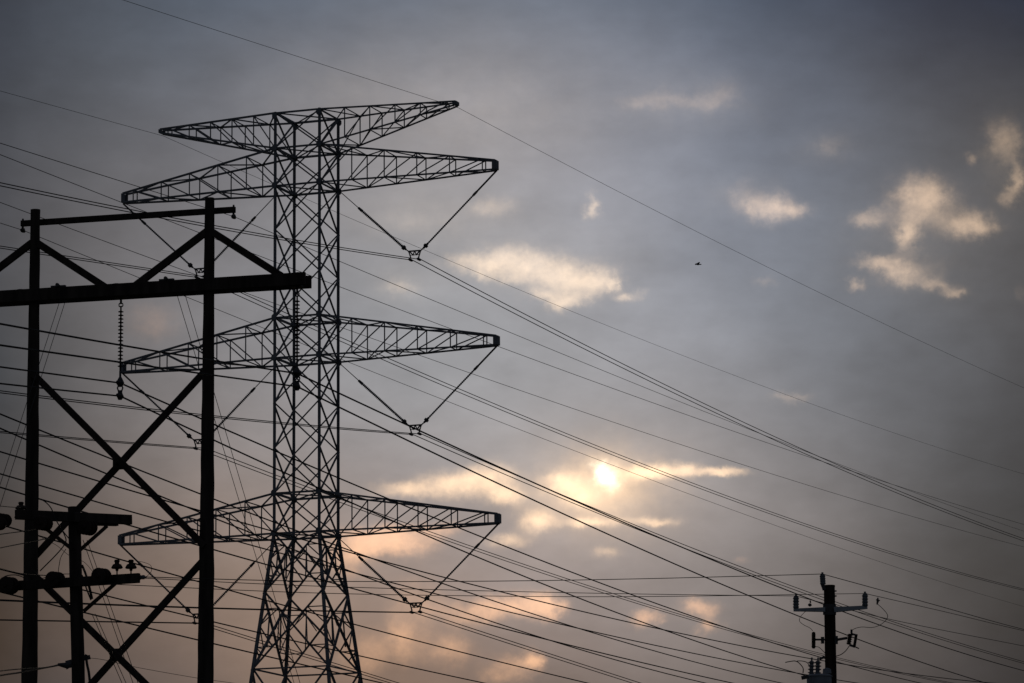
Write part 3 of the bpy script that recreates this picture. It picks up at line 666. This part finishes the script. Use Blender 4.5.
# wires strung between the two distribution poles and on to the next poles
DG = 'thin wires strung between the two distribution poles'
def px_wire(segs, label, group, r, name='distribution_wire'):
    """pieces given by seen points and their distances, smoothed"""
    m = MB(); allp = []
    for pts in segs:
        P = [at(*p) for p in pts]
        n = 24
        for i in range(n):
            f = i / n * (len(P) - 1); k = min(int(f), len(P) - 2); t = f - k
            p0, p1, p2, p3 = P[max(k - 1, 0)], P[k], P[k + 1], P[min(k + 2, len(P) - 1)]
            allp.append(.5 * ((2 * p1) + (p2 - p0) * t + (2 * p0 - 5 * p1 + 4 * p2 - p3) * t * t + (3 * p1 - p0 - 3 * p2 + p3) * t ** 3))
    allp.append(at(*segs[-1][-1])); m.tube(allp, r)
    return tag(m.build(name, M['wire'], None), label, 'wire', group)
yl = lambda x: 90 + (x - 145) / (823 - 145) * 19.9
yr = lambda x: 110 + (x - 823) * .16
px_wire([[(x, y, yl(x)) for x, y in ((146.5, 577), (300, 581), (470, 581.3), (640, 578.8), (822.4, 574))], [(x, y, yr(x)) for x, y in ((822.4, 574), (930, 603.5), (1024, 629.5), (1160, 663))]], 'thin level wire reaching the post insulator on top of the right pole', DG, .011)
px_wire([[(x, y, yl(x)) for x, y in ((140, 578), (300, 585.5), (470, 590.5), (640, 594), (796, 596))], [(x, y, yr(x)) for x, y in ((796, 596), (893, 620), (1024, 646), (1160, 672))]], 'thin level wire reaching the left arm tip of the right pole', DG, .0095)
px_wire([[(x, y, yl(x)) for x, y in ((108, 584), (300, 592.5), (470, 595.8), (640, 596.6), (865, 593.5))], [(x, y, yr(x)) for x, y in ((865, 593.5), (950, 613), (1024, 630.8), (1160, 661))]], 'thin level wire reaching the right arm tip of the right pole', DG, .0095)
LG = 'wires leaving the frame left of the bell-hung pole'
ly = lambda x: 91 + (x - 40) * .12
for pts, lab, r in (([(21, 507.5), (10, 507), (0, 506), (-60, 500)], 'thin wire tied to the pin insulator at the pole\'s upper left end', .009),
                    ([(48, 527), (25, 531), (0, 534.5), (-60, 545)], 'dark wire dropping left from just below the upper bell insulators', .012),
                    ([(50, 538), (25, 543), (0, 548), (-60, 561)], 'dark wire running left between the two loaded crossarms', .012),
                    ([(60, 576), (25, 574), (0, 568.5), (-60, 553)], 'dark wire rising left from the lower crossarm\'s bell insulators', .012)):
    px_wire([[(x, y, ly(x)) for x, y in pts]], lab, LG, r)
px_wire([[(x, y, ly(x)) for x, y in ((59, 664.5), (45, 667.5), (20, 669), (0, 671), (-60, 678))]], 'upper cable bundle gripped low on the bell-hung pole, running left', LG, .014, 'telephone_cable')
px_wire([[(x, y, ly(x)) for x, y in ((60, 665), (45, 667.8), (20, 672.5), (0, 675.5), (-60, 686))]], 'lower cable bundle gripped low on the bell-hung pole, running left', LG, .02, 'telephone_cable')
px_wire([[(x, y, 91 + (x - 90) * .05) for x, y in ((90, 658), (105, 660), (135, 667), (197, 678), (240, 684), (330, 697))]], 'thin reddish line sagging right from the low cable bracket', LG, .006, 'telephone_cable')

# ------------------------------------------------------------------ a bird
bp = at(697.5, 264.2, 150); m = MB(); sc = .0375
ax = Vector((1, .2, -.03)).normalized()
m.lathe(bp - ax * .10, bp + ax * .15, [(0, .004), (.06, .015), (.16, .028), (.22, .027), (.3, .035), (.5, .04), (.66, .028), (.78, .015), (.9, .02), (1, .018)], 12)
for s_ in (-1, 1):
    wv = Vector((-.25, 1, .06)).normalized() * s_; wv.z = abs(wv.z) * .5; rt = bp + Vector((0, 0, .02))
    prev = None
    for t, ch, dz in ((0, .045, .010), (.10, .048, .008), (.2, .036, .006), (.29, .010, .003)):
        c = rt + wv * t - ax * (-.01 + .05 * t); g_ = m.ring([c - ax * ch, c + Vector((0, 0, dz)), c + ax * ch, c - Vector((0, 0, dz))])
        if prev: m.bridge(prev, g_)
        else: m.cap(g_, True)
        prev = g_
    m.cap(prev)
tag(m.build('bird', M['bird'], None), 'tiny dark bird flying alone in the open grey sky', 'bird')
